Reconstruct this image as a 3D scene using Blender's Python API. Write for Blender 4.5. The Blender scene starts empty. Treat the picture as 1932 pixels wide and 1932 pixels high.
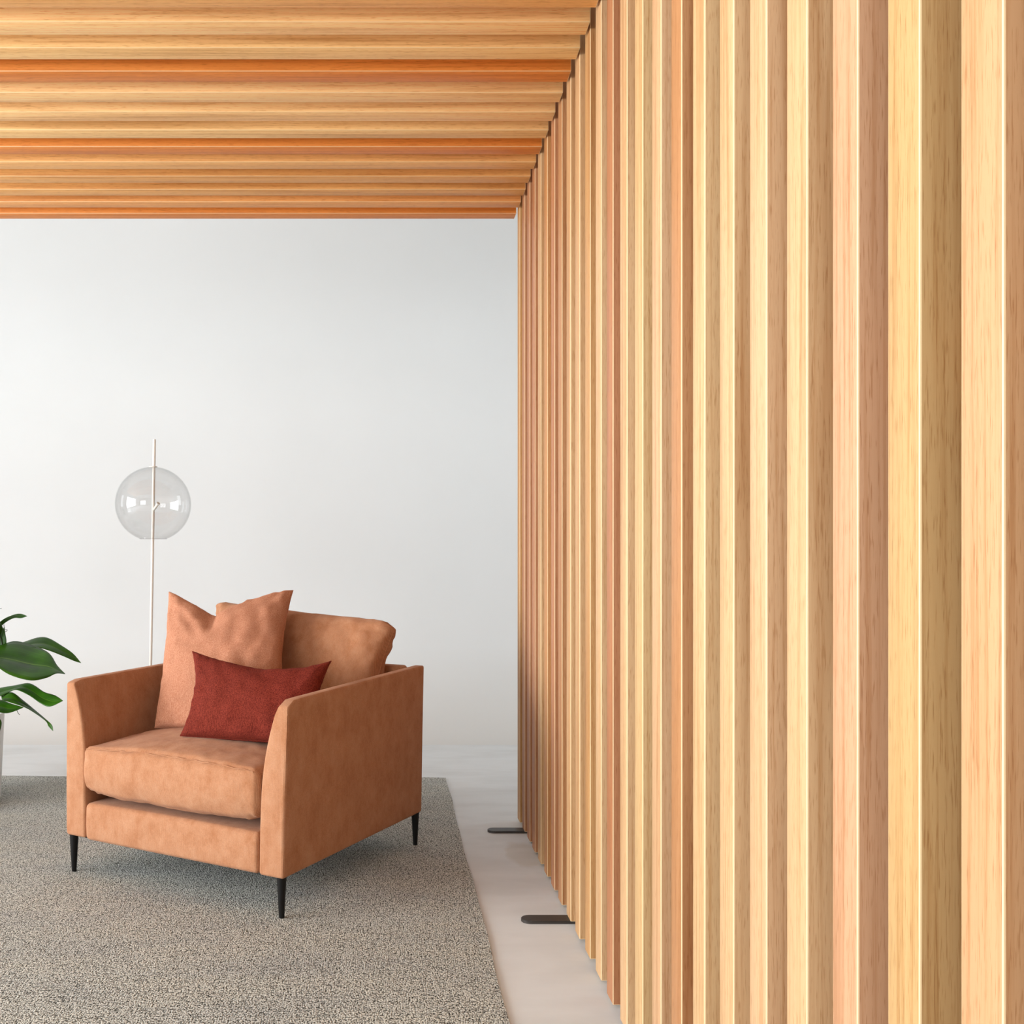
import bpy, bmesh, math, random
from mathutils import Vector, Matrix, noise
random.seed(7)
S = bpy.context.scene
COL = S.collection
R = math.radians
H = 1.12                      # eye height in metres; the survey of the room is in multiples of it
FPX, VX, VY = 1840.0, 724.0, 1050.0

# ------------------------------------------------------------------ camera
cd = bpy.data.cameras.new('camera')
cam = bpy.data.objects.new('camera', cd); COL.objects.link(cam)
cam.location = (0, 0, H); cam.rotation_euler = (R(90), 0, 0)
cd.sensor_width = 36.0; cd.lens = FPX / 1932 * 36
cd.shift_x = (966 - VX) / 1932; cd.shift_y = (VY - 966) / 1932
cd.clip_start = 0.02; cd.clip_end = 100
S.camera = cam

# ------------------------------------------------------------------ light
w = bpy.data.worlds.new('world'); S.world = w; w.use_nodes = True
w.node_tree.nodes['Background'].inputs[0].default_value = (0.90, 0.95, 1.0, 1)
w.node_tree.nodes['Background'].inputs[1].default_value = 1.0

def area(name, loc, rot, sx, sy, power, color=(1, 1, 1), spread=180):
    l = bpy.data.lights.new(name, 'AREA'); l.shape = 'RECTANGLE'; l.size = sx; l.size_y = sy
    l.energy = power; l.color = color; l.spread = R(spread)
    o = bpy.data.objects.new(name, l); COL.objects.link(o)
    o.location = loc; o.rotation_euler = [R(a) for a in rot]
    return o
area('daylight_side_window', (-7.08, 0.3, 1.7), (0, -90, 0), 2.8, 5.0, 700, (0.93, 0.962, 0.985), 145)
area('daylight_far_window', (-7.08, 5.15, 2.0), (0, -90, 0), 2.3, 1.1, 14, (0.93, 0.962, 0.985))
area('fill_right', (3.68, 5.3, 2.2), (0, 90, 0), 1.9, 1.2, 20, (0.93, 0.962, 0.985))  # added fill to brighten the right end of the back wall
area('daylight_rear_window', (-4.5, -6.08, 1.6), (90, 0, 0), 3.6, 2.6, 180, (0.93, 0.962, 0.985))

S.view_settings.view_transform = 'Standard'; S.view_settings.look = 'None'
S.view_settings.gamma = 1.0; S.view_settings.use_curve_mapping = False
S.view_settings.exposure = 0.0
S.cycles.use_denoising = True
S.cycles.max_bounces = 8; S.cycles.diffuse_bounces = 5; S.cycles.glossy_bounces = 3
S.cycles.transparent_max_bounces = 16
S.cycles.caustics_reflective = False; S.cycles.caustics_refractive = False

# ------------------------------------------------------------------ helpers
def lin(r, g, b):
    f = lambda c: (c / 255 / 12.92) if c / 255 <= 0.04045 else ((c / 255 + 0.055) / 1.055) ** 2.4
    return (f(r), f(g), f(b), 1)
def P(x, y, Y):
    """point of the room at distance Y (in eye heights) along the surveyed bearing"""
    return Vector(((x - VX) / FPX * Y * H, Y * H, H - (y - VY) / FPX * Y * H))
def tag(o, label=None, cat=None, group=None, kind=None):
    if label: o['label'] = label
    if cat: o['category'] = cat
    if group: o['group'] = group
    if kind: o['kind'] = kind
    return o
def empty(name, loc, rz=0):
    o = bpy.data.objects.new(name, None); COL.objects.link(o)
    o.location = loc; o.rotation_euler = (0, 0, rz); o.empty_display_size = 0.1
    return o
def obj(name, bm, mat, parent=None, smooth=True, loc=None, angle=40):
    me = bpy.data.meshes.new(name)
    bmesh.ops.recalc_face_normals(bm, faces=bm.faces)
    if smooth:
        for f in bm.faces: f.smooth = True
        for e in bm.edges:
            if len(e.link_faces) == 2 and e.calc_face_angle(0) > R(angle): e.smooth = False
    bm.to_mesh(me); bm.free()
    o = bpy.data.objects.new(name, me); COL.objects.link(o)
    if mat: me.materials.append(mat)
    if parent: o.parent = parent
    if loc: o.location = loc
    return o
def box(bm, x0, x1, y0, y1, z0, z1, bev=0, seg=2):
    t = bmesh.new()
    bmesh.ops.create_cube(t, size=1)
    for v in t.verts:
        v.co = Vector(((x0 + x1) / 2 + v.co.x * (x1 - x0), (y0 + y1) / 2 + v.co.y * (y1 - y0), (z0 + z1) / 2 + v.co.z * (z1 - z0)))
    if bev: bmesh.ops.bevel(t, geom=list(t.edges), offset=bev, segments=seg, affect='EDGES', profile=0.5)
    me = bpy.data.meshes.new('t'); t.to_mesh(me); t.free(); bm.from_mesh(me); bpy.data.meshes.remove(me)
    return bm
def tube(bm, pts, rads, seg=16, cap=True):
    pts = [Vector(p) for p in pts]
    if not hasattr(rads, '__len__'): rads = [rads] * len(pts)
    rings = []
    up = Vector((0, 0, 1))
    for i, p in enumerate(pts):
        d = (pts[min(i + 1, len(pts) - 1)] - pts[max(i - 1, 0)]).normalized()
        a = d.cross(up if abs(d.z) < 0.95 else Vector((1, 0, 0))).normalized(); b = d.cross(a)
        rings.append([bm.verts.new(p + (a * math.cos(2 * math.pi * k / seg) + b * math.sin(2 * math.pi * k / seg)) * rads[i]) for k in range(seg)])
    for r0, r1 in zip(rings, rings[1:]):
        for k in range(seg):
            bm.faces.new((r0[k], r0[(k + 1) % seg], r1[(k + 1) % seg], r1[k]))
    if cap:
        bm.faces.new(rings[0][::-1]); bm.faces.new(rings[-1])
    return bm
def lathe(bm, prof, seg=32, c=(0, 0)):
    rings = [[bm.verts.new((c[0] + r * math.cos(2 * math.pi * k / seg), c[1] + r * math.sin(2 * math.pi * k / seg), z)) for k in range(seg)] for r, z in prof]
    for a, b in zip(rings, rings[1:]):
        for k in range(seg): bm.faces.new((a[k], a[(k + 1) % seg], b[(k + 1) % seg], b[k]))
    bm.faces.new(rings[0][::-1]); bm.faces.new(rings[-1])
    return bm
def rbox(hx, hy, hz, r, n=14, c=(0, 0, 0), disp=None):
    """box with rounded edges and a fine grid, optionally pushed about by disp(co, unit) -> co"""
    bm = bmesh.new(); vs = {}
    def grid(h, k):
        core = [-(h - r) + 2 * (h - r) * i / k for i in range(k + 1)]
        e = [r * (1 - math.tan(a * math.pi / 4 / 3)) for a in (3, 2, 1)]
        return [-h + x for x in e] + core + [h - x for x in e[::-1]]
    m = max(hx, hy, hz)
    gx, gy, gz = [grid(h, max(2, int(n * h / m))) for h in (hx, hy, hz)]
    L = (gx, gy, gz); hh = (hx, hy, hz)
    def vert(i, j, k):
        key = (i, j, k)
        if key in vs: return vs[key]
        p = Vector((gx[i], gy[j], gz[k]))
        inner = Vector([max(-(hh[a] - r), min(hh[a] - r, p[a])) for a in range(3)])
        d = p - inner
        q = inner + d.normalized() * r if d.length > 1e-9 else p
        u = Vector((p.x / hx, p.y / hy, p.z / hz))
        if disp: q = disp(q, u)
        vs[key] = bm.verts.new(q + Vector(c)); return vs[key]
    for ax in range(3):
        a, b = [(1, 2), (0, 2), (0, 1)][ax]
        for side in (0, len(L[ax]) - 1):
            for i in range(len(L[a]) - 1):
                for j in range(len(L[b]) - 1):
                    q = []
                    for di, dj in ((0, 0), (1, 0), (1, 1), (0, 1)):
                        idx = [0, 0, 0]; idx[ax] = side; idx[a] = i + di; idx[b] = j + dj
                        q.append(vert(*idx))
                    bm.faces.new(q)
    return bm
def sstep(a, b, x):
    t = max(0, min(1, (x - a) / (b - a))); return t * t * (3 - 2 * t)

# ------------------------------------------------------------------ materials
def new_mat(name):
    m = bpy.data.materials.new(name); m.use_nodes = True
    nt = m.node_tree; b = nt.nodes['Principled BSDF']
    def N(t, **k):
        n = nt.nodes.new(t)
        for a, v in k.items():
            if a.startswith('i_'): n.inputs[a[2:].replace('_', ' ')].default_value = v
            else: setattr(n, a, v)
        return n
    return m, nt, b, N, nt.links.new
def ramp(N, stops, interp='LINEAR'):
    r = N('ShaderNodeValToRGB'); cr = r.color_ramp; cr.interpolation = interp
    while len(cr.elements) < len(stops): cr.elements.new(0.5)
    for e, (p, c) in zip(cr.elements, stops):
        e.position = p; e.color = c if hasattr(c, '__len__') else (c, c, c, 1)
    return r
def mapping(N, L, src, scale, rot=(0, 0, 0)):
    mp = N('ShaderNodeMapping'); mp.inputs['Scale'].default_value = scale; mp.inputs['Rotation'].default_value = rot
    L(src, mp.inputs['Vector']); return mp
def mix(N, L, a, b, fac, mode='MIX'):
    m = N('ShaderNodeMix', data_type='RGBA', blend_type=mode)
    def put(sock, v):
        if isinstance(v, bpy.types.NodeSocket): L(v, sock)
        elif hasattr(v, '__len__'): sock.default_value = v
        else: sock.default_value = v
    put(m.inputs[0], fac); put(m.inputs[6], a); put(m.inputs[7], b)
    return m.outputs[2]
def bump(N, L, b, h, strength, dist):
    bp = N('ShaderNodeBump'); bp.inputs['Strength'].default_value = strength; bp.inputs['Distance'].default_value = dist
    L(h, bp.inputs['Height']); L(bp.outputs[0], b.inputs['Normal'])

def wood_material():
    m, nt, b, N, L = new_mat('timber')
    tc = N('ShaderNodeTexCoord'); oi = N('ShaderNodeObjectInfo')
    mul = N('ShaderNodeMath', operation='MULTIPLY'); L(oi.outputs['Random'], mul.inputs[0]); mul.inputs[1].default_value = 37.0
    add = N('ShaderNodeVectorMath', operation='ADD'); L(tc.outputs['Object'], add.inputs[0]); L(mul.outputs[0], add.inputs[1])
    # broad figure: long streaks that drift sideways along the board
    m1 = mapping(N, L, add.outputs[0], (24, 24, 0.75))
    n1 = N('ShaderNodeTexNoise'); n1.inputs['Scale'].default_value = 1.0; n1.inputs['Detail'].default_value = 3; n1.inputs['Distortion'].default_value = 0.6
    L(m1.outputs[0], n1.inputs['Vector'])
    # growth lines
    m2 = mapping(N, L, add.outputs[0], (150, 150, 2.2), (R(1.2), R(1.5), 0))
    n2 = N('ShaderNodeTexNoise'); n2.inputs['Scale'].default_value = 1.0; n2.inputs['Detail'].default_value = 4; n2.inputs['Roughness'].default_value = 0.6
    L(m2.outputs[0], n2.inputs['Vector'])
    # pores: short dark dashes
    m3 = mapping(N, L, add.outputs[0], (560, 560, 30), (R(1.2), R(1.5), 0))
    n3 = N('ShaderNodeTexNoise'); n3.inputs['Scale'].default_value = 1.0; n3.inputs['Detail'].default_value = 2
    L(m3.outputs[0], n3.inputs['Vector'])
    r1 = ramp(N, [(0.30, (0.74, 0.62, 0.50, 1)), (0.48, (1, 1, 1, 1)), (0.66, (1.0, 1.0, 1.0, 1)), (0.8, (0.93, 0.84, 0.74, 1))])
    L(n1.outputs[0], r1.inputs[0])
    r2 = ramp(N, [(0.32, (0.80, 0.68, 0.55, 1)), (0.5, (1, 1, 1, 1)), (0.7, (1.0, 1.0, 1.0, 1))]); L(n2.outputs[0], r2.inputs[0])
    r3 = ramp(N, [(0.30, (0.66, 0.52, 0.38, 1)), (0.44, (1, 1, 1, 1))]); L(n3.outputs[0], r3.inputs[0])
    c = mix(N, L, oi.outputs['Color'], r1.outputs[0], 0.8, 'MULTIPLY')
    c = mix(N, L, c, r2.outputs[0], 0.85, 'MULTIPLY')
    c = mix(N, L, c, r3.outputs[0], 0.7, 'MULTIPLY')
    L(c, b.inputs['Base Color']); b.inputs['Roughness'].default_value = 0.5
    b.inputs['Specular IOR Level'].default_value = 0.35
    bump(N, L, b, n2.outputs[0], 0.12, 0.001)
    return m
WOOD = wood_material()
def arris_highlight_material():
    # edge highlight painted in: paler colour on the bevels of each slat
    m, nt, b, N, L = new_mat('arris_highlight')
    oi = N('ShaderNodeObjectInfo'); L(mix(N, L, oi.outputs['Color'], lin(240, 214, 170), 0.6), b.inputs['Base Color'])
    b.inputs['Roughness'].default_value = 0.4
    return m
ARRIS_HIGHLIGHT = arris_highlight_material()

def fabric_material(name, base, light, dark, axis, rib=0.0031, mottle=15, rib_str=0.4, sheen=0.12):
    """wide-wale velvet: ribs run along the cloth, with brushed light and dark patches"""
    m, nt, b, N, L = new_mat(name)
    tc = N('ShaderNodeTexCoord')
    n = N('ShaderNodeTexNoise'); n.inputs['Scale'].default_value = mottle; n.inputs['Detail'].default_value = 7; n.inputs['Roughness'].default_value = 0.74
    mp = mapping(N, L, tc.outputs['Object'], (1, 1, 0.75)); L(mp.outputs[0], n.inputs['Vector'])
    r = ramp(N, [(0.32, dark), (0.5, base), (0.68, light)]); L(n.outputs[0], r.inputs[0])
    f = N('ShaderNodeTexNoise'); f.inputs['Scale'].default_value = 420; f.inputs['Detail'].default_value = 2; L(tc.outputs['Object'], f.inputs['Vector'])
    rf = ramp(N, [(0.3, 0.82), (0.7, 1.12)]); L(f.outputs[0], rf.inputs[0])
    c = mix(N, L, r.outputs[0], rf.outputs[0], 0.7, 'MULTIPLY')
    wv = N('ShaderNodeTexWave', wave_type='BANDS', bands_direction='X'); wv.inputs['Scale'].default_value = 1.0; wv.inputs['Distortion'].default_value = 0.8
    wv.inputs['Detail'].default_value = 1; wv.inputs['Detail Scale'].default_value = 0.08
    dot = N('ShaderNodeVectorMath', operation='DOT_PRODUCT'); L(tc.outputs['Object'], dot.inputs[0])
    dot.inputs[1].default_value = Vector(axis) * (2 * math.pi / rib / 20.0)
    cx = N('ShaderNodeCombineXYZ'); L(dot.outputs['Value'], cx.inputs[0])
    # keep a little drift across the ribs
    L(cx.outputs[0], wv.inputs['Vector'])
    rw = ramp(N, [(0.0, 0.80), (0.6, 1.05)]); L(wv.outputs[1], rw.inputs[0])
    c = mix(N, L, c, rw.outputs[0], 0.55, 'MULTIPLY')
    L(c, b.inputs['Base Color']); b.inputs['Roughness'].default_value = 0.9; b.inputs['Specular IOR Level'].default_value = 0.15
    b.inputs['Sheen Weight'].default_value = sheen; b.inputs['Sheen Roughness'].default_value = 0.5; b.inputs['Sheen Tint'].default_value = (0.95, 0.82, 0.74, 1)
    bump(N, L, b, wv.outputs[1], rib_str, 0.0012)
    return m
VB, VL, VD = lin(180, 127, 93), lin(189, 139, 106), lin(167, 111, 76)
VELVET_BODY = fabric_material('corduroy_body', VB, VL, VD, (1, 1, 0))
VELVET_SEAT = fabric_material('corduroy_cushion', VB, VL, VD, (1, 0, 0), mottle=19)

def linen_material(name, dark, light, scale=1.0):
    m, nt, b, N, L = new_mat(name)
    tc = N('ShaderNodeTexCoord')
    a = N('ShaderNodeTexNoise'); a.inputs['Scale'].default_value = 1; a.inputs['Detail'].default_value = 2
    ma = mapping(N, L, tc.outputs['Object'], (520 * scale, 520 * scale, 60 * scale)); L(ma.outputs[0], a.inputs['Vector'])
    c2 = N('ShaderNodeTexNoise'); c2.inputs['Scale'].default_value = 1; c2.inputs['Detail'].default_value = 2
    mc = mapping(N, L, tc.outputs['Object'], (240 * scale, 240 * scale, 520 * scale)); L(mc.outputs[0], c2.inputs['Vector'])
    s = N('ShaderNodeMath', operation='ADD'); L(a.outputs[0], s.inputs[0]); L(c2.outputs[0], s.inputs[1])
    h = N('ShaderNodeMath', operation='MULTIPLY'); L(s.outputs[0], h.inputs[0]); h.inputs[1].default_value = 0.5
    r = ramp(N, [(0.38, dark), (0.62, light)]); L(h.outputs[0], r.inputs[0])
    g = N('ShaderNodeTexNoise'); g.inputs['Scale'].default_value = 7; g.inputs['Detail'].default_value = 3; L(tc.outputs['Object'], g.inputs['Vector'])
    rg = ramp(N, [(0.35, 0.90), (0.65, 1.06)]); L(g.outputs[0], rg.inputs[0])
    c = mix(N, L, r.outputs[0], rg.outputs[0], 0.8, 'MULTIPLY')
    L(c, b.inputs['Base Color']); b.inputs['Roughness'].default_value = 0.92; b.inputs['Specular IOR Level'].default_value = 0.1
    b.inputs['Sheen Weight'].default_value = 0.2; b.inputs['Sheen Tint'].default_value = light
    bump(N, L, b, h.outputs[0], 0.5, 0.0015)
    return m
LINEN_PEACH = linen_material('linen_peach', lin(170, 110, 83), lin(200, 146, 117))
LINEN_RED = linen_material('linen_brick', lin(82, 27, 21), lin(130, 53, 39))

def plain(name, col, rough=0.5, metal=0.0, spec=0.5, nz=0.0, nscale=3):
    m, nt, b, N, L = new_mat(name)
    b.inputs['Roughness'].default_value = rough; b.inputs['Metallic'].default_value = metal; b.inputs['Specular IOR Level'].default_value = spec
    tc = N('ShaderNodeTexCoord'); n = N('ShaderNodeTexNoise'); n.inputs['Scale'].default_value = nscale; n.inputs['Detail'].default_value = 4
    L(tc.outputs['Object'], n.inputs['Vector'])
    r = ramp(N, [(0.35, 1 - nz), (0.65, 1.0)]); L(n.outputs[0], r.inputs[0])
    L(mix(N, L, col, r.outputs[0], 1.0, 'MULTIPLY'), b.inputs['Base Color'])
    return m
WALL = plain('studio_paint', lin(222, 223, 223), 0.75, spec=0.2, nz=0.02, nscale=1.2)
def scuffed_cove():
    # the lowest part of the sweep carries the floor's coat of paint
    nt = WALL.node_tree; b = nt.nodes['Principled BSDF']; src = b.inputs['Base Color'].links[0].from_socket
    tc = nt.nodes.new('ShaderNodeTexCoord'); sp = nt.nodes.new('ShaderNodeSeparateXYZ'); nt.links.new(tc.outputs['Object'], sp.inputs[0])
    mr = nt.nodes.new('ShaderNodeMapRange'); nt.links.new(sp.outputs[2], mr.inputs[0]); mr.inputs[1].default_value = 0.0; mr.inputs[2].default_value = 0.5
    mx = nt.nodes.new('ShaderNodeMix'); mx.data_type = 'RGBA'; nt.links.new(mr.outputs[0], mx.inputs[0])
    mx.inputs[6].default_value = lin(214, 212, 209); nt.links.new(src, mx.inputs[7]); nt.links.new(mx.outputs[2], b.inputs['Base Color'])
scuffed_cove()
GREYWALL = plain('grey_wall_paint', lin(150, 148, 145), 0.85, spec=0.2, nz=0.03)
PLASTER = plain('side_wall_paint', lin(228, 226, 222), 0.85, spec=0.2, nz=0.02)
BLACK = plain('black_leg_metal', lin(13, 12, 12), 0.45, spec=0.3, nz=0.1, nscale=30)
STEEL = plain('dark_steel', lin(66, 60, 56), 0.45, metal=0.4, nz=0.25, nscale=14)
CREAM = plain('cream_enamel', lin(236, 232, 224), 0.5, nz=0.03)
CERAMIC = plain('white_pot_glaze', lin(226, 226, 224), 0.4, nz=0.03)
SOIL = plain('potting_soil', lin(50, 38, 30), 0.95, nz=0.5, nscale=60)
STEM = plain('plant_stem', lin(40, 62, 26), 0.5, nz=0.3, nscale=30)

def floor_material():
    m, nt, b, N, L = new_mat('studio_floor_paint')
    tc = N('ShaderNodeTexCoord')
    n = N('ShaderNodeTexNoise'); n.inputs['Scale'].default_value = 2.2; n.inputs['Detail'].default_value = 5
    mp = mapping(N, L, tc.outputs['Object'], (1, 2.4, 1)); L(mp.outputs[0], n.inputs['Vector'])
    r = ramp(N, [(0.3, lin(204, 205, 205)), (0.55, lin(216, 218, 219)), (0.75, lin(211, 212, 212))]); L(n.outputs[0], r.inputs[0])
    # one worn patch by the screen
    g = N('ShaderNodeTexGradient', gradient_type='SPHERICAL')
    off = N('ShaderNodeVectorMath', operation='SUBTRACT'); L(tc.outputs['Object'], off.inputs[0]); off.inputs[1].default_value = (0.545, 3.72, 0)
    dn = N('ShaderNodeTexNoise'); dn.inputs['Scale'].default_value = 14
    L(tc.outputs['Object'], dn.inputs['Vector'])
    sc = N('ShaderNodeVectorMath', operation='MULTIPLY'); L(off.outputs[0], sc.inputs[0]); sc.inputs[1].default_value = (13, 5.5, 1)
    ad = N('ShaderNodeVectorMath', operation='ADD'); L(sc.outputs[0], ad.inputs[0])
    ds = N('ShaderNodeVectorMath', operation='SCALE'); L(dn.outputs['Color'], ds.inputs[0]); ds.inputs['Scale'].default_value = 0.5
    L(ds.outputs[0], ad.inputs[1]); L(ad.outputs[0], g.inputs['Vector'])
    rg = ramp(N, [(0.02, 0.0), (0.25, 0.4)]); L(g.outputs[0], rg.inputs[0])
    c = mix(N, L, r.outputs[0], lin(190, 180, 164), rg.outputs[0])
    L(c, b.inputs['Base Color']); b.inputs['Roughness'].default_value = 0.55; b.inputs['Specular IOR Level'].default_value = 0.3
    return m
FLOOR = floor_material()

def rug_material():
    m, nt, b, N, L = new_mat('woven_wool')
    tc = N('ShaderNodeTexCoord')
    wob = N('ShaderNodeTexNoise'); wob.inputs['Scale'].default_value = 18; L(tc.outputs['Object'], wob.inputs['Vector'])
    ws = N('ShaderNodeVectorMath', operation='SCALE'); L(wob.outputs['Color'], ws.inputs[0]); ws.inputs['Scale'].default_value = 0.022
    ad = N('ShaderNodeVectorMath', operation='ADD'); L(tc.outputs['Object'], ad.inputs[0]); L(ws.outputs[0], ad.inputs[1])
    # yarn loops: cells laid in rows
    mp = mapping(N, L, ad.outputs[0], (170, 128, 1))
    v = N('ShaderNodeTexVoronoi', feature='F1'); v.inputs['Scale'].default_value = 1; v.inputs['Randomness'].default_value = 0.5
    L(mp.outputs[0], v.inputs['Vector'])
    wv = N('ShaderNodeTexWave', bands_direction='Y'); wv.inputs['Scale'].default_value = 128 / 20 * 2 * math.pi
    wv.inputs['Distortion'].default_value = 1.6; wv.inputs['Detail'].default_value = 1
    L(ad.outputs[0], wv.inputs['Vector'])
    n = N('ShaderNodeTexNoise'); n.inputs['Scale'].default_value = 1; n.inputs['Detail'].default_value = 2
    mn = mapping(N, L, tc.outputs['Object'], (240, 270, 1)); L(mn.outputs[0], n.inputs['Vector'])
    s1 = N('ShaderNodeMath', operation='MULTIPLY_ADD'); L(v.outputs['Distance'], s1.inputs[0]); s1.inputs[1].default_value = -0.42; L(n.outputs[0], s1.inputs[2])
    s2 = N('ShaderNodeMath', operation='MULTIPLY_ADD'); L(wv.outputs[1], s2.inputs[0]); s2.inputs[1].default_value = 0.10; L(s1.outputs[0], s2.inputs[2])
    r = ramp(N, [(0.20, lin(50, 50, 47)), (0.29, lin(117, 118, 113)), (0.37, lin(204, 205, 198)), (0.60, lin(232, 233, 227))]); L(s2.outputs[0], r.inputs[0])
    g = N('ShaderNodeTexNoise'); g.inputs['Scale'].default_value = 2.3; g.inputs['Detail'].default_value = 6; g.inputs['Roughness'].default_value = 0.65
    mg = mapping(N, L, tc.outputs['Object'], (1, 3.2, 1)); L(mg.outputs[0], g.inputs['Vector'])
    rg = ramp(N, [(0.3, (0.84, 0.84, 0.86, 1)), (0.5, (0.95, 0.94, 0.93, 1)), (0.72, (1.0, 0.97, 0.93, 1))]); L(g.outputs[0], rg.inputs[0])
    c = mix(N, L, r.outputs[0], rg.outputs[0], 1.0, 'MULTIPLY')
    L(c, b.inputs['Base Color']); b.inputs['Roughness'].default_value = 0.95; b.inputs['Specular IOR Level'].default_value = 0.08
    bump(N, L, b, s2.outputs[0], 0.7, 0.006)
    return m
RUG = rug_material()

def leaf_material():
    m, nt, b, N, L = new_mat('leaf_green')
    uv = N('ShaderNodeUVMap'); uv.uv_map = 'leaf'
    sep = N('ShaderNodeSeparateXYZ'); L(uv.outputs[0], sep.inputs[0])
    # midrib
    d = N('ShaderNodeMath', operation='SUBTRACT'); L(sep.outputs[1], d.inputs[0]); d.inputs[1].default_value = 0.5
    a = N('ShaderNodeMath', operation='ABSOLUTE'); L(d.outputs[0], a.inputs[0])
    rr = ramp(N, [(0.0, 1.0), (0.018, 0.0)]); L(a.outputs[0], rr.inputs[0])
    mp = mapping(N, L, uv.outputs[0], (3, 40, 1)); n = N('ShaderNodeTexNoise'); n.inputs['Scale'].default_value = 1; n.inputs['Detail'].default_value = 3
    L(mp.outputs[0], n.inputs['Vector'])
    tc = N('ShaderNodeTexCoord'); n2 = N('ShaderNodeTexNoise'); n2.inputs['Scale'].default_value = 11; L(tc.outputs['Object'], n2.inputs['Vector'])
    r = ramp(N, [(0.3, lin(24, 56, 4)), (0.55, lin(44, 88, 8)), (0.8, lin(66, 116, 20))])
    s = N('ShaderNodeMath', operation='MULTIPLY_ADD'); L(n.outputs[0], s.inputs[0]); s.inputs[1].default_value = 0.4
    s2 = N('ShaderNodeMath', operation='MULTIPLY'); L(n2.outputs[0], s2.inputs[0]); s2.inputs[1].default_value = 0.6
    L(s2.outputs[0], s.inputs[2]); L(s.outputs[0], r.inputs[0])
    c = mix(N, L, r.outputs[0], lin(96, 130, 48), rr.outputs[0])
    L(c, b.inputs['Base Color']); b.inputs['Roughness'].default_value = 0.42; b.inputs['Specular IOR Level'].default_value = 0.25
    bump(N, L, b, n.outputs[0], 0.2, 0.002)
    return m
LEAF = leaf_material()

def glass_material():
    m = bpy.data.materials.new('clear_globe_glass'); m.use_nodes = True; nt = m.node_tree
    for n in list(nt.nodes):
        if n.type != 'OUTPUT_MATERIAL': nt.nodes.remove(n)
    out = [n for n in nt.nodes if n.type == 'OUTPUT_MATERIAL'][0]
    t = nt.nodes.new('ShaderNodeBsdfTransparent'); t.inputs[0].default_value = (0.965, 0.965, 0.965, 1)
    g = nt.nodes.new('ShaderNodeBsdfGlossy'); g.inputs['Roughness'].default_value = 0.02
    lw = nt.nodes.new('ShaderNodeLayerWeight'); lw.inputs[0].default_value = 0.5
    pw = nt.nodes.new('ShaderNodeMath'); pw.operation = 'POWER'; nt.links.new(lw.outputs['Facing'], pw.inputs[0]); pw.inputs[1].default_value = 4.0
    f = nt.nodes.new('ShaderNodeMath'); f.operation = 'MULTIPLY_ADD'; nt.links.new(pw.outputs[0], f.inputs[0]); f.inputs[1].default_value = 0.7; f.inputs[2].default_value = 0.04
    mx = nt.nodes.new('ShaderNodeMixShader')
    nt.links.new(f.outputs[0], mx.inputs[0]); nt.links.new(t.outputs[0], mx.inputs[1]); nt.links.new(g.outputs[0], mx.inputs[2])
    nt.links.new(mx.outputs[0], out.inputs[0])
    return m
GLASS = glass_material()

# ------------------------------------------------------------------ the room
XL, XR, YN, YF, ZC = -7.0, 3.6, -6.0, 6.75, 4.3
RC = 0.95                                     # radius of the cove between floor and back wall
bm = bmesh.new(); box(bm, XL, XR, YN, YF - RC, -0.08, 0)
tag(obj('floor', bm, FLOOR, smooth=False), kind='structure')
bm = bmesh.new()                               # back wall sweeps down into the floor
prof = [(YF - RC + RC * math.sin(a), RC - RC * math.cos(a)) for a in [math.pi / 2 * i / 24 for i in range(25)]] + [(YF, ZC)]
prof2 = [(YF + 0.1, ZC), (YF + 0.1, -0.08), (YF - RC, -0.08)]
ring = prof + prof2
va = [bm.verts.new((XL, y, z)) for y, z in ring]; vb = [bm.verts.new((XR, y, z)) for y, z in ring]
for i in range(len(ring)):
    j = (i + 1) % len(ring); bm.faces.new((va[i], va[j], vb[j], vb[i]))
bm.faces.new(va[::-1]); bm.faces.new(vb)
tag(obj('wall_back', bm, WALL, angle=30), kind='structure')
def wall_x(name, x0, x1, holes):
    bm = bmesh.new(); y = YN - 0.1
    for (a, b_, z0, z1) in holes:
        box(bm, x0, x1, y, a, -0.08, ZC); box(bm, x0, x1, a, b_, -0.08, z0); box(bm, x0, x1, a, b_, z1, ZC); y = b_
    box(bm, x0, x1, y, YF + 0.1, -0.08, ZC)
    return tag(obj(name, bm, PLASTER if 'left' in name else GREYWALL, smooth=False), kind='structure')
wall_x('wall_left', XL - 0.1, XL, [(-2.2, 2.8, 0.3, 3.1), (4.6, 5.7, 0.85, 3.15)])
wall_x('wall_right', XR, XR + 0.1, [(4.7, 5.9, 1.2, 3.1)])  # right-hand opening made up to suit the added fill light
bm = bmesh.new()
box(bm, XL, -6.3, YN - 0.1, YN, -0.08, ZC); box(bm, -6.3, -2.7, YN - 0.1, YN, -0.08, 0.3)
box(bm, -6.3, -2.7, YN - 0.1, YN, 2.9, ZC); box(bm, -2.7, XR, YN - 0.1, YN, -0.08, ZC)
tag(obj('wall_rear', bm, GREYWALL, smooth=False), kind='structure')
bm = bmesh.new(); box(bm, XL - 0.1, XR + 0.1, YN - 0.1, YF + 0.1, ZC, ZC + 0.1)
tag(obj('ceiling', bm, PLASTER, smooth=False), kind='structure')
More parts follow.
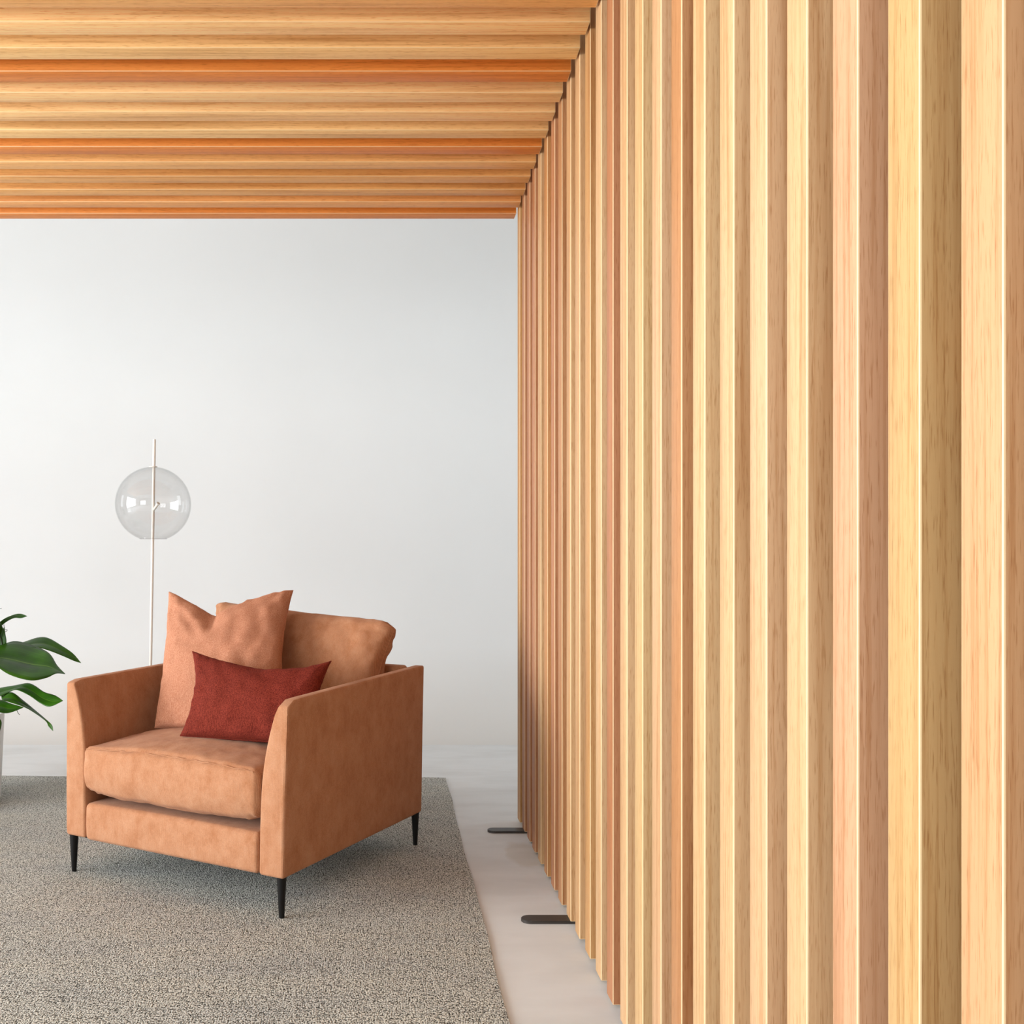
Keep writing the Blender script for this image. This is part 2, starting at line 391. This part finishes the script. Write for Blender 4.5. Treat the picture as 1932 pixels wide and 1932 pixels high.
def window_frame(name, p0, p1, axis):
    bm = bmesh.new(); (a0, z0), (a1, z1) = p0, p1; t = 0.05
    def bar(u0, u1, w0, w1):
        if axis == 'x': box(bm, XL - 0.07, XL + 0.01, u0, u1, w0, w1)
        else: box(bm, u0, u1, YN - 0.07, YN + 0.01, w0, w1)
    bar(a0, a1, z0, z0 + t); bar(a0, a1, z1 - t, z1); bar(a0, a0 + t, z0, z1); bar(a1 - t, a1, z0, z1)
    if a1 - a0 > 1.5:
        for k in (1, 2): c = a0 + (a1 - a0) * k / 3; bar(c - t / 2, c + t / 2, z0, z1)
    tag(obj(name, bm, CERAMIC, smooth=False), kind='structure')
window_frame('window_1', (-2.2, 0.3), (2.8, 3.1), 'x')
window_frame('window_2', (4.6, 0.85), (5.7, 3.15), 'x')
bm = bmesh.new()
for a in ((4.7, 4.75, 1.2, 3.1), (5.85, 5.9, 1.2, 3.1), (4.7, 5.9, 1.2, 1.25), (4.7, 5.9, 3.05, 3.1)): box(bm, XR - 0.01, XR + 0.07, *a)
tag(obj('fill_light_frame', bm, CERAMIC, smooth=False), kind='structure')  # made-up frame around the added fill light
window_frame('window_3', (-6.3, 0.3), (-2.7, 2.9), 'y')

# ------------------------------------------------------------------ slatted screen on the right
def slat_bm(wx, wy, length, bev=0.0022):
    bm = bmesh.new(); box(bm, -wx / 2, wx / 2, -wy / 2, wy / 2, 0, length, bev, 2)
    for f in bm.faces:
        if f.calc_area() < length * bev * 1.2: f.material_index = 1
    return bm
TONE = {
 'gold': (184, 136, 84), 'rust': (172, 117, 80), 'beige': (190, 149, 105), 'amber': (186, 131, 80), 'pale': (198, 160, 118),
 'cream': (200, 164, 120), 'peach': (197, 157, 118), 'orange': (176, 126, 84), 'ember': (182, 112, 52), 'tan': (188, 142, 92), 'rose': (194, 150, 114),
 'lemon': (195, 160, 114), 'wheat': (182, 146, 98), 'salmon': (188, 144, 110), 'honey': (186, 143, 103)}
seq = ['gold', 'rust', 'rust', 'rust', 'beige', 'amber', 'rust', 'orange', 'beige', 'beige', 'tan', 'pale', 'rust', 'pale', 'lemon', 'peach',
       'orange', 'cream', 'pale', 'peach', 'pale', 'salmon', 'wheat', 'honey', 'cream', 'tan', 'pale', 'rust']
SX = 0.507 * H; ZT = 2.385 * H; ZB = 0.0095
SW, SDX = 0.0592 * H, 0.088 * H
screen = empty('slatted_screen', (SX + SDX / 2, 2.3, 0))
tag(screen, 'tall freestanding screen of upright mixed-tone timber slats, running along the right side', 'screen')
me_slat = None
for k, tone in enumerate(seq):
    yn = 0.507 * FPX / 1.0 * 0                       # near face of the slat, from the surveyed spacing
    yn = FPX * 0.507 * (0.003896 - 0.0001322 * k) * H
    if me_slat is None:
        o = obj('slat', slat_bm(SDX, SW, ZT - ZB), WOOD, screen); me_slat = o.data; me_slat.materials.append(ARRIS_HIGHLIGHT)
    else:
        o = bpy.data.objects.new('slat', me_slat); COL.objects.link(o); o.parent = screen
    j = random.uniform(-0.0012, 0.0012)
    o.location = (j, yn + SW / 2 - 2.3, ZB)
    r_, g_, b_ = lin(*TONE[tone])[:3]; f = random.uniform(0.96, 1.04)
    o.color = (r_ * f, g_ * f, b_ * f, 1)
# rails at the back of the slats
yA, yB = FPX * 0.507 * (0.003896 - 0.0001322 * 27) * H, FPX * 0.507 * 0.003896 * H + SW
for zc in (0.25, 1.35, 2.45):
    bm = bmesh.new(); box(bm, -0.011, 0.011, yA - 2.3, yB - 2.3, -0.045, 0.045, 0.002)
    o = obj('back_rail', bm, WOOD, screen, loc=(SDX / 2 + 0.013, 0, zc)); o.color = lin(*TONE['tan'])
def foot_bm(x0, x1, wy, t):
    bm = bmesh.new(); r = wy / 2; pts = []
    for i in range(13): a = math.pi / 2 + math.pi * i / 12; pts.append((x0 + r + r * math.cos(a), r * math.sin(a)))
    for i in range(13): a = -math.pi / 2 + math.pi * i / 12; pts.append((x1 - r + r * math.cos(a), r * math.sin(a)))
    vs = [bm.verts.new((x, y, 0)) for x, y in pts]; f = bm.faces.new(vs)
    e = bmesh.ops.extrude_face_region(bm, geom=[f]); bmesh.ops.translate(bm, vec=(0, 0, t), verts=[v for v in e['geom'] if isinstance(v, bmesh.types.BMVert)])
    bm.normal_update()
    top = [ed for ed in bm.edges if all(v.co.z > t * 0.5 for v in ed.verts)]
    bmesh.ops.bevel(bm, geom=top, offset=0.0015, segments=2, affect='EDGES')
    return bm
fx0 = 0.377 * H - (SX + SDX / 2)
for k, yy in enumerate((3.546, 2.677, 1.80, 0.925)):
    o = obj('foot_plate', foot_bm(fx0, -fx0, 0.048 * H, 0.009), STEEL, screen, loc=(0, yy * H - 2.3, 0), angle=30)
    if k == 0: tag(o, 'dark steel foot plate')

# ------------------------------------------------------------------ slatted canopy overhead
ZK = 1.298; ZBOT = (1 + ZK) * H; XE = 0.3868 * ZK * H
XS = -3.4 * H
cano = empty('slatted_canopy', ((XS + XE) / 2, 3.0, ZBOT + 0.15))
tag(cano, 'flat overhead canopy of horizontal timber slats hung above the armchair', 'canopy')
cseq = ['ember', 'amber', 'gold', 'gold', 'tan', 'ember', 'lemon', 'cream', 'cream', 'ember', 'lemon', 'cream', 'tan', 'lemon', 'rust', 'tan', 'cream']
CHH = 0.075 * H
mc = None
for k, tone in enumerate(cseq):
    yn = FPX * ZK * (0.0015449 - 0.0000503 * k) * H
    if mc is None:
        bm = slat_bm(CHH, SW, XE - XS); o = obj('slat', bm, WOOD, cano); mc = o.data; mc.materials.append(ARRIS_HIGHLIGHT)
    else:
        o = bpy.data.objects.new('slat', mc); COL.objects.link(o); o.parent = cano
    # board length (local z) laid along the room's x; its long face (local x) upright
    o.rotation_euler = (0, R(90), 0)
    o.location = (XS - (XS + XE) / 2, yn + SW / 2 - 3.0, CHH / 2 - 0.15)
    r_, g_, b_ = lin(*TONE[tone])[:3]; f = random.uniform(0.97, 1.03) * 1.85; o.color = (r_ * f, g_ * f, b_ * f * 0.90, 1)  # canopy tones lifted to stand in for the weak light on them
ya, yb = FPX * ZK * (0.0015449 - 0.0000503 * 16) * H, FPX * ZK * 0.0015449 * H + SW
bm = bmesh.new(); box(bm, XS - (XS + XE) / 2, XE - (XS + XE) / 2 - 0.01, ya - 3.0, yb - 3.0, CHH - 0.15, CHH - 0.15 + 0.016)
o = obj('backing_board', bm, WOOD, cano, smooth=False); o.color = lin(*TONE['tan'])
for sx in (-1.9, 1.9):
    for sy in (-1.2, 1.0):
        bm = bmesh.new(); tube(bm, [(sx, sy, CHH - 0.134), (sx, sy, ZC - (ZBOT + 0.15))], 0.004, 8)
        obj('suspension_rod', bm, STEEL, cano)

# ------------------------------------------------------------------ rug
bm = bmesh.new()
xr = lambda y: (0.2740 + 0.004 * (y - 3.2) + 0.0022 * math.sin(y * 5.1) + 0.0012 * math.sin(y * 13)) * H
NX, NY = 30, 90
gridv = []
for j in range(NY + 1):
    row = []
    for i in range(NX + 1):
        v = (i / NX); y0 = 1.35 + (4.385 + 0.055 * (1 - v) * 1.0 - 1.35) * j / NY
        x1 = xr(y0); x0 = -3.1 * H
        u = 1 - (1 - v) ** 1.6
        x = x0 + (x1 - x0) * u
        yy = y0 * H + (0.006 * math.sin(x * 9) if j == NY else 0)
        row.append((x, yy))
    gridv.append(row)
top = [[bm.verts.new((x, y, 0.0055 + 0.0008 * noise.noise(Vector((x * 3, y * 3, 0))))) for x, y in row] for row in gridv]
bot = [[bm.verts.new((x, y, 0.0)) for x, y in row] for row in gridv]
for j in range(NY):
    for i in range(NX):
        bm.faces.new((top[j][i], top[j][i + 1], top[j + 1][i + 1], top[j + 1][i])); bm.faces.new((bot[j][i], bot[j + 1][i], bot[j + 1][i + 1], bot[j][i + 1]))
    bm.faces.new((top[j][0], top[j + 1][0], bot[j + 1][0], bot[j][0])); bm.faces.new((top[j][NX], bot[j][NX], bot[j + 1][NX], top[j + 1][NX]))
for i in range(NX):
    bm.faces.new((top[0][i], bot[0][i], bot[0][i + 1], top[0][i + 1])); bm.faces.new((top[NY][i], top[NY][i + 1], bot[NY][i + 1], bot[NY][i]))
tag(obj('rug', bm, RUG), 'large flecked grey woven wool rug lying under the armchair', 'rug')
RZ = 0.0065

# ------------------------------------------------------------------ armchair
CS = 1 - RZ / H                                # standing on the rug rather than the floor
CW, CDp = 0.845 * H * CS, 0.825 * H * CS
ax = Vector((0.868, -0.497)).normalized(); ay = Vector((-ax.y, ax.x)); ANG = math.atan2(ax.y, ax.x)
A = Vector((-1.0186, 3.124)) * H * CS * 0.991
cc = A + ax * CW / 2 + ay * CDp / 2
chair = empty('armchair', (cc.x, cc.y, RZ), ANG)
tag(chair, 'low square tan corduroy armchair on slim black legs, standing on the grey rug', 'armchair')
def WC(v):   # world point -> chair coordinates
    d = Vector((v.x - cc.x, v.y - cc.y)); return Vector((d.dot(ax), d.dot(ay), v.z - RZ))
hx, hy = CW / 2, CDp / 2
Z0, ZA = 0.111 * H, 0.608 * H
AT = 0.0845 * H
def arm_bm(side):
    def disp(q, u):
        z = q.z + (Z0 + ZA) / 2
        k = max(0, (z - 0.36) / (ZA - 0.36)); sc = 1 - 0.60 * k ** 1.9
        o_ = AT / 2 * side
        x = o_ - (o_ - q.x) * sc
        x += side * 0.010 * max(0, (z - Z0) / (ZA - Z0))
        zz = q.z
        if u.z > 0.3:
            zz += (0.012 * (q.y / hy)) * sstep(0.3, 1, u.z) - (0.007 if side < 0 else 0.014) * sstep(0.88, 1.0, -q.y / hy) * sstep(0.8, 1, u.z)
        y = q.y + (0.012 * sstep(0.2, 1, (z - Z0) / (ZA - Z0)) if u.y < -0.9 else 0)
        return Vector((x, y, zz))
    return rbox(AT / 2, hy, (ZA - Z0) / 2, 0.011, 26, disp=disp)
for s in (-1, 1):
    o = obj('arm', arm_bm(s), VELVET_BODY, chair, loc=(s * (hx - AT / 2), 0, (Z0 + ZA) / 2 + (0.006 if s < 0 else 0)), angle=60)
    # welted seam that follows the outer edge of the arm
    bm = bmesh.new(); zt = (ZA - Z0) / 2
    xo = s * (AT / 2 - 0.0002)
    pts = [(xo - s * 0.004, -hy + 0.003, -zt + 0.02), (xo + s * 0.001, -hy + 0.008, 0), (xo + s * 0.0055, -hy + 0.0135, zt - 0.055)]
    pts += [(xo + s * 0.006, -hy + 0.016, zt - 0.034), (xo + s * 0.006, -hy + 0.035, zt - 0.022), (xo + s * 0.006, -hy + 0.12, zt - 0.015), (xo + s * 0.006, 0, zt - 0.008), (xo + s * 0.006, hy - 0.03, zt + 0.002)]
    tube(bm, pts, 0.0018, 8)
    obj('seam', bm, VELVET_BODY, o)
def back_disp(q, u):
    z = q.z + (Z0 + ZA) / 2
    k = max(0, (z - 0.36) / (ZA - 0.36)); sc = 1 - 0.45 * k * k
    o_ = AT / 2
    return Vector((q.x, o_ - (o_ - q.y) * sc, q.z + 0.010))
obj('backrest', rbox(hx - AT * 0.62, AT / 2, (ZA - Z0) / 2, 0.016, 22, disp=back_disp), VELVET_BODY, chair, loc=(0, hy - AT / 2 - 0.004, (Z0 + ZA) / 2), angle=60)
zb = 0.227 * H
obj('base_rail', rbox(hx - AT - 0.0005, hy - AT / 2, (zb - Z0) / 2, 0.016, 22, disp=lambda q, u: q + Vector((0, -0.004 * (1 - u.z ** 2) if u.y < -0.9 else 0, 0.004 * (1 - u.x ** 2) if u.z > 0.5 else 0))),
    VELVET_SEAT, chair, loc=(0, -AT / 2, (Z0 + zb) / 2), angle=60)
bm = bmesh.new(); box(bm, -hx + 0.03, hx - 0.03, -hy + 0.03, hy - 0.03, Z0 - 0.003, Z0 + 0.004)
tag(obj('underside_board', bm, BLACK, chair, smooth=False), 'black underside board')
# seat cushion
SHX, SHY, SHZ = hx - AT + 0.001, 0.40, 0.084
def seat_disp(q, u):
    fx, fy = 1 - u.x ** 4, 1 - max(-1, min(1, u.y)) ** 4
    z = q.z
    kt, kb = sstep(0, 0.9, u.z), sstep(0, 0.9, -u.z)
    z += kt * (0.042 * (1 - u.x ** 2) ** 0.8 * (1 - u.y ** 2) ** 0.7 + 0.012 * (1 - u.x ** 2))
    z += kb * (-0.012 * fx * fy + 0.02 * (abs(u.x) ** 6) * sstep(0.6, 1, -u.y))
    y = q.y
    y -= sstep(0.3, 1, -u.y) * (0.018 * (1 - u.z ** 2) * fx + 0.006)
    if u.z < 0: y += sstep(0.7, 1, -u.y) * 0.012 * u.z ** 2
    x = q.x + (0.004 * u.x * (1 - u.z ** 2))
    p = Vector((x, y, z))
    e = max(abs(u.x), abs(u.z)) ** 3
    wr = noise.noise(Vector((x * 9, y * 9, z * 16))) * 0.004 + noise.noise(Vector((x * 26, y * 22, z * 40))) * 0.0022 * (0.4 + e)
    wr += 0.003 * math.sin(q.x * 190 + q.z * 60) * sstep(0.75, 0.95, abs(u.x)) * sstep(0.2, 0.6, -u.z) * sstep(0.7, 0.9, -u.y)
    return p + Vector((u.x * 0.2, -abs(u.y) * 0.8 if u.y < 0 else 0, u.z)) * wr
sc_ = Vector((0, -hy - 0.004 + SHY, 0.366))
sc_o = obj('seat_cushion', rbox(SHX, SHY, SHZ, 0.022, 56, disp=seat_disp), VELVET_SEAT, chair, loc=sc_, angle=60)
# seat seam along the front top edge
bm = bmesh.new()
pts = []
for i in range(41):
    u = -1 + 2 * i / 40; x = u * (SHX - 0.016)
    pts.append((x, -SHY - 0.004 + 0.002 * math.sin(i), SHZ - 0.0045 + 0.012 * (1 - u * u) + 0.0015 * math.sin(i * 1.7)))
tube(bm, pts, 0.0018, 6); obj('seam', bm, VELVET_SEAT, sc_o)

def pillow(name, TL, TR, BL, BR, thick, mat, parent=None, dips=(0.1, 0.05, 0.05, 0.05), u0=0.0, vshape=0, expo=0.5, n=44, wr=0.004, bulge=(1, 1), seed=0, chop=0.0, taper=0.0, blunt=0.0):
    c = (TL + TR + BL + BR) / 4
    U = ((TR + BR) - (TL + BL)).normalized(); V = ((TL + TR) - (BL + BR)).normalized()
    Nn = U.cross(V).normalized(); V = Nn.cross(U) * 1.0
    ht = ((TL + TR) - (BL + BR)).length / 2; wd = ((TR + BR) - (TL + BL)).length / 2
    bm = bmesh.new()
    dt, db, dl, dr = dips
    def pt(u, v, side):
        p = (TL * (1 - u) + TR * (1 + u)) / 2 * (1 + v) / 2 + (BL * (1 - u) + BR * (1 + u)) / 2 * (1 - v) / 2
        uu = u - u0 * (1 - u * u)
        sh = (1 - abs(uu)) ** 1.15 if vshape else (1 - uu * uu)
        p = p - V * ht * dt * sh * ((1 + v) / 2) ** 1.6
        p = p + V * ht * db * (1 - u * u) * ((1 - v) / 2) ** 1.6
        p = p + U * wd * dl * (1 - v * v) * ((1 - u) / 2) ** 1.6
        p = p - U * wd * dr * (1 - v * v) * ((1 + u) / 2) ** 1.6
        if blunt: p = p - (U * wd * u + V * ht * v) * blunt * (abs(u) * abs(v)) ** 18
        t = (max(0, 1 - u * u) ** expo) * (max(0, 1 - v * v) ** expo)
        t *= 1 - taper * (v + 1) / 2
        amp = thick / 2 * t
        q = Vector((u * wd * 10 + seed, v * ht * 10, side * 3.3))
        edge = max(abs(u), abs(v)) ** 4
        amp += (noise.noise(q) * wr * 1.6 + noise.noise(q * 2.7) * wr * (0.4 + edge)) * min(1, t * 3)
        if chop:
            g = math.exp(-((uu) / 0.10) ** 2) * sstep(0.35, 1.0, v); amp *= 1 - chop * g
            g2 = math.exp(-((uu + 0.16) / 0.05) ** 2) * sstep(0.6, 1.0, v); amp *= 1 - 0.5 * chop * g2
        # gathered edges
        amp += math.sin(u * 46 + seed) * 0.0016 * sstep(0.7, 0.97, abs(v)) * min(1, t * 4)
        return p + Nn * side * amp - c
    # sample denser at the edges
    gs = [math.sin(math.pi / 2 * (-1 + 2 * i / n)) for i in range(n + 1)]
    F = [[None] * (n + 1) for _ in range(n + 1)]; B = [[None] * (n + 1) for _ in range(n + 1)]
    for i, u in enumerate(gs):
        for j, v in enumerate(gs):
            b_ = i in (0, n) or j in (0, n)
            F[i][j] = bm.verts.new(pt(u, v, 1)); B[i][j] = F[i][j] if b_ else bm.verts.new(pt(u, v, -1))
    for i in range(n):
        for j in range(n):
            bm.faces.new((F[i][j], F[i + 1][j], F[i + 1][j + 1], F[i][j + 1]))
            try: bm.faces.new((B[i][j], B[i][j + 1], B[i + 1][j + 1], B[i + 1][j]))
            except ValueError: pass
    o = obj(name, bm, mat, parent, loc=c, angle=180)
    # seam cord round the edge
    bm = bmesh.new(); loop = []
    for k in range(0, n): loop.append(pt(gs[k], 1, 1))
    for k in range(0, n): loop.append(pt(1, -gs[k], 1))
    for k in range(0, n): loop.append(pt(-gs[k], -1, 1))
    for k in range(0, n + 1): loop.append(pt(-1, gs[k], 1))
    tube(bm, loop, 0.0018, 6); obj('seam', bm, mat, o)
    return o
# back cushion (part of the chair), in chair coordinates
bc = pillow('back_cushion', Vector((-0.468, 0.37, 0.922)), Vector((0.415, 0.372, 0.862)), Vector((-0.40, 0.225, 0.455)), Vector((0.405, 0.225, 0.450)),
            0.235, VELVET_SEAT, chair, dips=(0.02, 0.0, 0.04, 0.05), expo=0.28, wr=0.007, seed=3, blunt=0.06)
# legs
for lx, ly in ((-1, -1), (1, -1), (-1, 1), (1, 1)):
    bm = bmesh.new()
    lathe(bm, [(0.0078, 0), (0.0085, 0.002), (0.0150, Z0 - 0.004), (0.0155, Z0 + 0.006)], 20)
    obj('leg', bm, BLACK, chair, loc=(lx * (hx - 0.020), ly * (hy - 0.020), 0))

# ------------------------------------------------------------------ loose pillows (world points)
pl = pillow('throw_pillow', P(319, 1117, 3.43), P(553, 1114, 3.42), P(292, 1373, 3.22), P(547, 1384, 3.06), 0.20, LINEN_PEACH,
            dips=(0.20, 0.0, 0.03, 0.08), u0=-0.17, vshape=1, expo=0.36, wr=0.006, seed=11, chop=0.55, taper=0.12)
tag(pl, 'large square peach linen pillow with a pinched top, leaning in the armchair', 'pillow')
pr = pillow('lumbar_pillow', P(363, 1229, 3.12), P(625, 1247, 2.995), P(340, 1388, 3.005), P(598, 1405, 2.84), 0.15, LINEN_RED,
            dips=(0.17, 0.0, 0.07, 0.06), u0=0.15, expo=0.38, wr=0.005, seed=23, chop=0.2)
tag(pr, 'small oblong brick-red linen pillow resting in front of the peach pillow', 'pillow')

# ------------------------------------------------------------------ globe floor lamp
YL = 4.10
base = P(280.2, VY + FPX / YL, YL)
lamp = empty('floor_lamp', (base.x, base.y, RZ))
tag(lamp, 'slender cream floor lamp with a clear glass globe, standing behind the armchair', 'lamp')
topp = P(291.3, 829, YL)
dirv = (topp - Vector((base.x, base.y, RZ)))
at = lambda f: dirv * f
pr_ = 0.0072
bm = bmesh.new(); lathe(bm, [(0.135, 0), (0.138, 0.003), (0.138, 0.012), (0.132, 0.016), (0.02, 0.018), (0.01, 0.03)], 40)
obj('base', bm, CREAM, lamp)
bm = bmesh.new(); tube(bm, [at(0) + Vector((0, 0, 0.012)), at(1)], pr_, 20); obj('pole', bm, CREAM, lamp)
zc = H - (951 - VY) / FPX * YL * H - RZ
gc = dirv * (zc / dirv.z); gr = 70 / FPX * YL * H
bm = bmesh.new(); prof = []
a0 = math.asin(min(1, 0.35)); n = 40
for i in range(n + 1):
    a = a0 + (math.pi - 0.11 - a0) * i / n
    prof.append((gr * math.sin(a), -gr * math.cos(a)))
rings = [[bm.verts.new((r * math.cos(2 * math.pi * k / 56), r * math.sin(2 * math.pi * k / 56), z)) for k in range(56)] for r, z in prof]
for a_, b_ in zip(rings, rings[1:]):
    for k in range(56): bm.faces.new((a_[k], a_[(k + 1) % 56], b_[(k + 1) % 56], b_[k]))
g = obj('glass_globe', bm, GLASS, lamp, loc=gc, angle=180)
sm = g.modifiers.new('wall', 'SOLIDIFY'); sm.thickness = 0.003
# rolled rim at the open bottom and the collar at the top
bm = bmesh.new(); zr = -gr * math.cos(a0); rr_ = gr * math.sin(a0)
tube(bm, [(rr_ * math.cos(t), rr_ * math.sin(t), zr) for t in [2 * math.pi * k / 48 for k in range(49)]], 0.002, 8, cap=False)
obj('rim', bm, GLASS, g)
bm = bmesh.new(); lathe(bm, [(0.0085, 0), (0.019, 0.0), (0.019, 0.004), (0.0085, 0.005)], 24)
obj('collar', bm, CREAM, lamp, loc=gc + Vector((0, 0, gr * math.cos(0.11) - 0.001)))
bm = bmesh.new(); s0 = gc + Vector((0.0, 0, -0.030)); s1 = gc + Vector((0.024, -0.02, -0.004))
tube(bm, [s0, s1, s1 + (s1 - s0).normalized() * 0.010], [0.0062, 0.0062, 0.0085], 16)
obj('bulb_holder', bm, CREAM, lamp)

# ------------------------------------------------------------------ potted plant at the left edge
YP = 3.95
pc = P(-96, VY + FPX / YP, YP); PR = 0.235
plant = empty('potted_plant', (pc.x, pc.y, RZ))
tag(plant, 'potted plant with broad glossy green leaves at the far left, beside the armchair', 'plant')
PH = 0.40
bm = bmesh.new()
lathe(bm, [(PR * 0.9, 0), (PR * 0.93, 0.01), (PR, PH - 0.01), (PR, PH), (PR - 0.02, PH), (PR - 0.03, PH - 0.05)], 56)
obj('pot', bm, CERAMIC, plant)
bm = bmesh.new(); lathe(bm, [(PR - 0.03, PH - 0.06), (PR - 0.032, PH - 0.03)], 40); obj('soil', bm, SOIL, plant)
LOC0 = Vector((pc.x, pc.y, RZ))
def catmull(pts, n):
    out = []; P_ = [pts[0]] + list(pts) + [pts[-1]]
    for i in range(n + 1):
        t = i / n * (len(pts) - 1); k = min(int(t), len(pts) - 2); f = t - k
        a, b, c, d = P_[k], P_[k + 1], P_[k + 2], P_[k + 3]
        out.append(0.5 * ((2 * b) + (c - a) * f + (2 * a - 5 * b + 4 * c - d) * f * f + (3 * b - a - 3 * c + d) * f ** 3))
    return out
def leaf(up, lo, fold=0.25, n=28, m=10, rnd=0.0):
    """blade stretched between its two margins (surveyed points with their distances)"""
    U_ = catmull([P(*p) for p in up], n); L_ = catmull([P(*p) for p in lo], n)
    bm = bmesh.new(); uvl = bm.loops.layers.uv.new('leaf'); V = []
    for i in range(n + 1):
        row = []
        a, b = U_[i], L_[i]; w_ = b - a
        d = (U_[min(i + 1, n)] + L_[min(i + 1, n)] - U_[max(i - 1, 0)] - L_[max(i - 1, 0)])
        nn = w_.cross(d); nn = nn.normalized() if nn.length > 1e-9 else Vector((0, -1, 0))
        if nn.y > 0: nn = -nn
        for j in range(m + 1):
            v = j / m; prof_ = (1 - abs(2 * v - 1)) * -fold * 0.5 + math.sin(math.pi * v) * fold * 0.35
            row.append(bm.verts.new(a + w_ * v + nn * w_.length * prof_ - LOC0))
        V.append(row)
    for i in range(n):
        for j in range(m):
            f = bm.faces.new((V[i][j], V[i + 1][j], V[i + 1][j + 1], V[i][j + 1]))
            for lp, (uu, vv) in zip(f.loops, ((i, j), (i + 1, j), (i + 1, j + 1), (i, j + 1))): lp[uvl].uv = (uu / n, vv / m)
    o = obj('leaf', bm, LEAF, plant, angle=180)
    s_ = o.modifiers.new('thickness', 'SOLIDIFY'); s_.thickness = 0.0012
    return o
D = 3.9
# small upper leaf
leaf([(-14, 1190, D), (4, 1170, D), (25, 1160, 3.87), (39, 1158, 3.85), (51, 1162, 3.84)],
     [(-12, 1196, D + .02), (8, 1176, D + .02), (26, 1166, 3.90), (40, 1166, 3.88), (51, 1162.3, 3.85)])
# near-vertical dark leaf
leaf([(-14, 1225, D), (-10, 1190, D - .03), (0, 1172, D - .02)], [(8, 1226, D + .03), (10, 1200, D + .02), (0, 1172.5, D - .01)], fold=0.4)
leaf([(-22, 1222, D), (-8, 1200, D), (6, 1186, D), (7, 1178, D)], [(-6, 1226, D), (11, 1215, D), (10, 1195, D), (7, 1178, D)], fold=0.4)
# long leaf arching behind
leaf([(10, 1222, 4.0), (45, 1211, 4.0), (72, 1202.5, 4.0), (92, 1204, 3.98), (118, 1219, 3.95), (138, 1233, 3.92), (153, 1250.5, 3.90)],
     [(14, 1232, 3.90), (48, 1222, 3.90), (72, 1222, 3.90), (92, 1227, 3.90), (120, 1238, 3.90), (140, 1247, 3.90), (153, 1251, 3.90)], fold=0.3)
# broad leaf in front
leaf([(-30, 1226, 3.85), (0, 1218, 3.88), (28, 1210, 3.92), (60, 1217, 3.92), (92, 1232, 3.86), (108, 1256, 3.80), (123, 1271.5, 3.76)],
     [(-26, 1246, 3.70), (-6, 1258, 3.68), (20, 1274, 3.66), (58, 1284, 3.66), (88, 1279, 3.70), (106, 1271, 3.73), (123, 1272, 3.76)], fold=0.22)
# lower pair
leaf([(-20, 1302, 3.86), (0, 1298, 3.86), (30, 1293, 3.86), (52, 1289, 3.86), (66, 1294, 3.84), (84, 1306, 3.80), (104, 1312, 3.77), (119, 1322, 3.74)],
     [(-18, 1318, 3.78), (0, 1314, 3.78), (18, 1306, 3.80), (32, 1302, 3.80), (56, 1313, 3.78), (76, 1327, 3.75), (94, 1333.5, 3.73), (119, 1322.4, 3.74)], fold=0.25)
leaf([(2, 1314, 3.80), (22, 1306, 3.80), (45, 1322, 3.78), (68, 1341, 3.74), (88, 1358, 3.70), (98, 1368, 3.68), (100, 1379, 3.67)],
     [(4, 1320, 3.74), (22, 1326, 3.74), (46, 1334, 3.72), (64, 1344, 3.71), (86, 1360, 3.69), (91, 1370, 3.68), (100, 1379.4, 3.67)], fold=0.3)
leaf([(-30, 1325, 3.84), (0, 1320, 3.84), (20, 1327, 3.82), (44, 1334, 3.80)],
     [(-30, 1338, 3.76), (-4, 1343, 3.76), (16, 1345, 3.77), (44, 1335, 3.80)], fold=0.25)
leaf([(-22, 1352, 3.80), (-8, 1350, 3.80), (3, 1362, 3.79), (0, 1380, 3.78)],
     [(-26, 1366, 3.74), (-14, 1372, 3.75), (-6, 1376, 3.76), (-1, 1381, 3.78)], fold=0.25)
# leaves reaching the other way, outside the picture
for k in range(9):
    a = R(100 + 22 * k); z = 0.72 + 0.035 * ((k * 5) % 9); Lh = 0.30 + 0.02 * (k % 3)
    ox, oy = -190 - 14 * (k % 3), 0
    def q(t, off, dz):
        x = -150 + math.cos(a) * t * 140; yy = D - math.sin(a) * t * 0.25
        return (x + off * math.sin(a) * 24, VY + (H - z - 0.16 * math.sin(t * 2.2)) / H * FPX / yy + dz, yy)
    leaf([q(0.1, 0, 0), q(0.4, 1, -14), q(0.75, 1, -12), q(1.15, 0, 0)], [q(0.1, 0, 1), q(0.4, -1, 14), q(0.75, -1, 12), q(1.15, 0, 1)])
# stems
for pts in ([(-80, 1440, D), (-40, 1340, D), (-6, 1262, D), (4, 1220, D), (-4, 1190, D)], [(-100, 1440, D), (-60, 1350, D), (-25, 1300, 3.86), (6, 1314, 3.80)],
            [(-110, 1440, D), (-130, 1300, D), (-150, 1180, D)], [(-70, 1440, D), (-40, 1380, 3.86), (-20, 1356, 3.8)], [(-90, 1440, D), (-58, 1330, D), (-24, 1236, 3.8)]):
    bm = bmesh.new(); c_ = catmull([P(*p) - LOC0 for p in pts], 20)
    tube(bm, c_, [0.007 - 0.004 * i / 20 for i in range(21)], 10); obj('stem', bm, STEM, plant)
for pts in ([(3, 1190, D), (10, 1188, D), (14, 1189, D), (9, 1193, D)], [(31, 1338, 3.8), (34, 1345, 3.8), (37.5, 1349, 3.8)], [(-8, 1146, D), (0, 1148, D), (3, 1147.5, D)]):
    bm = bmesh.new(); tube(bm, catmull([P(*p) - LOC0 for p in pts], 8), 0.0012, 6); obj('tendril', bm, STEM, plant)
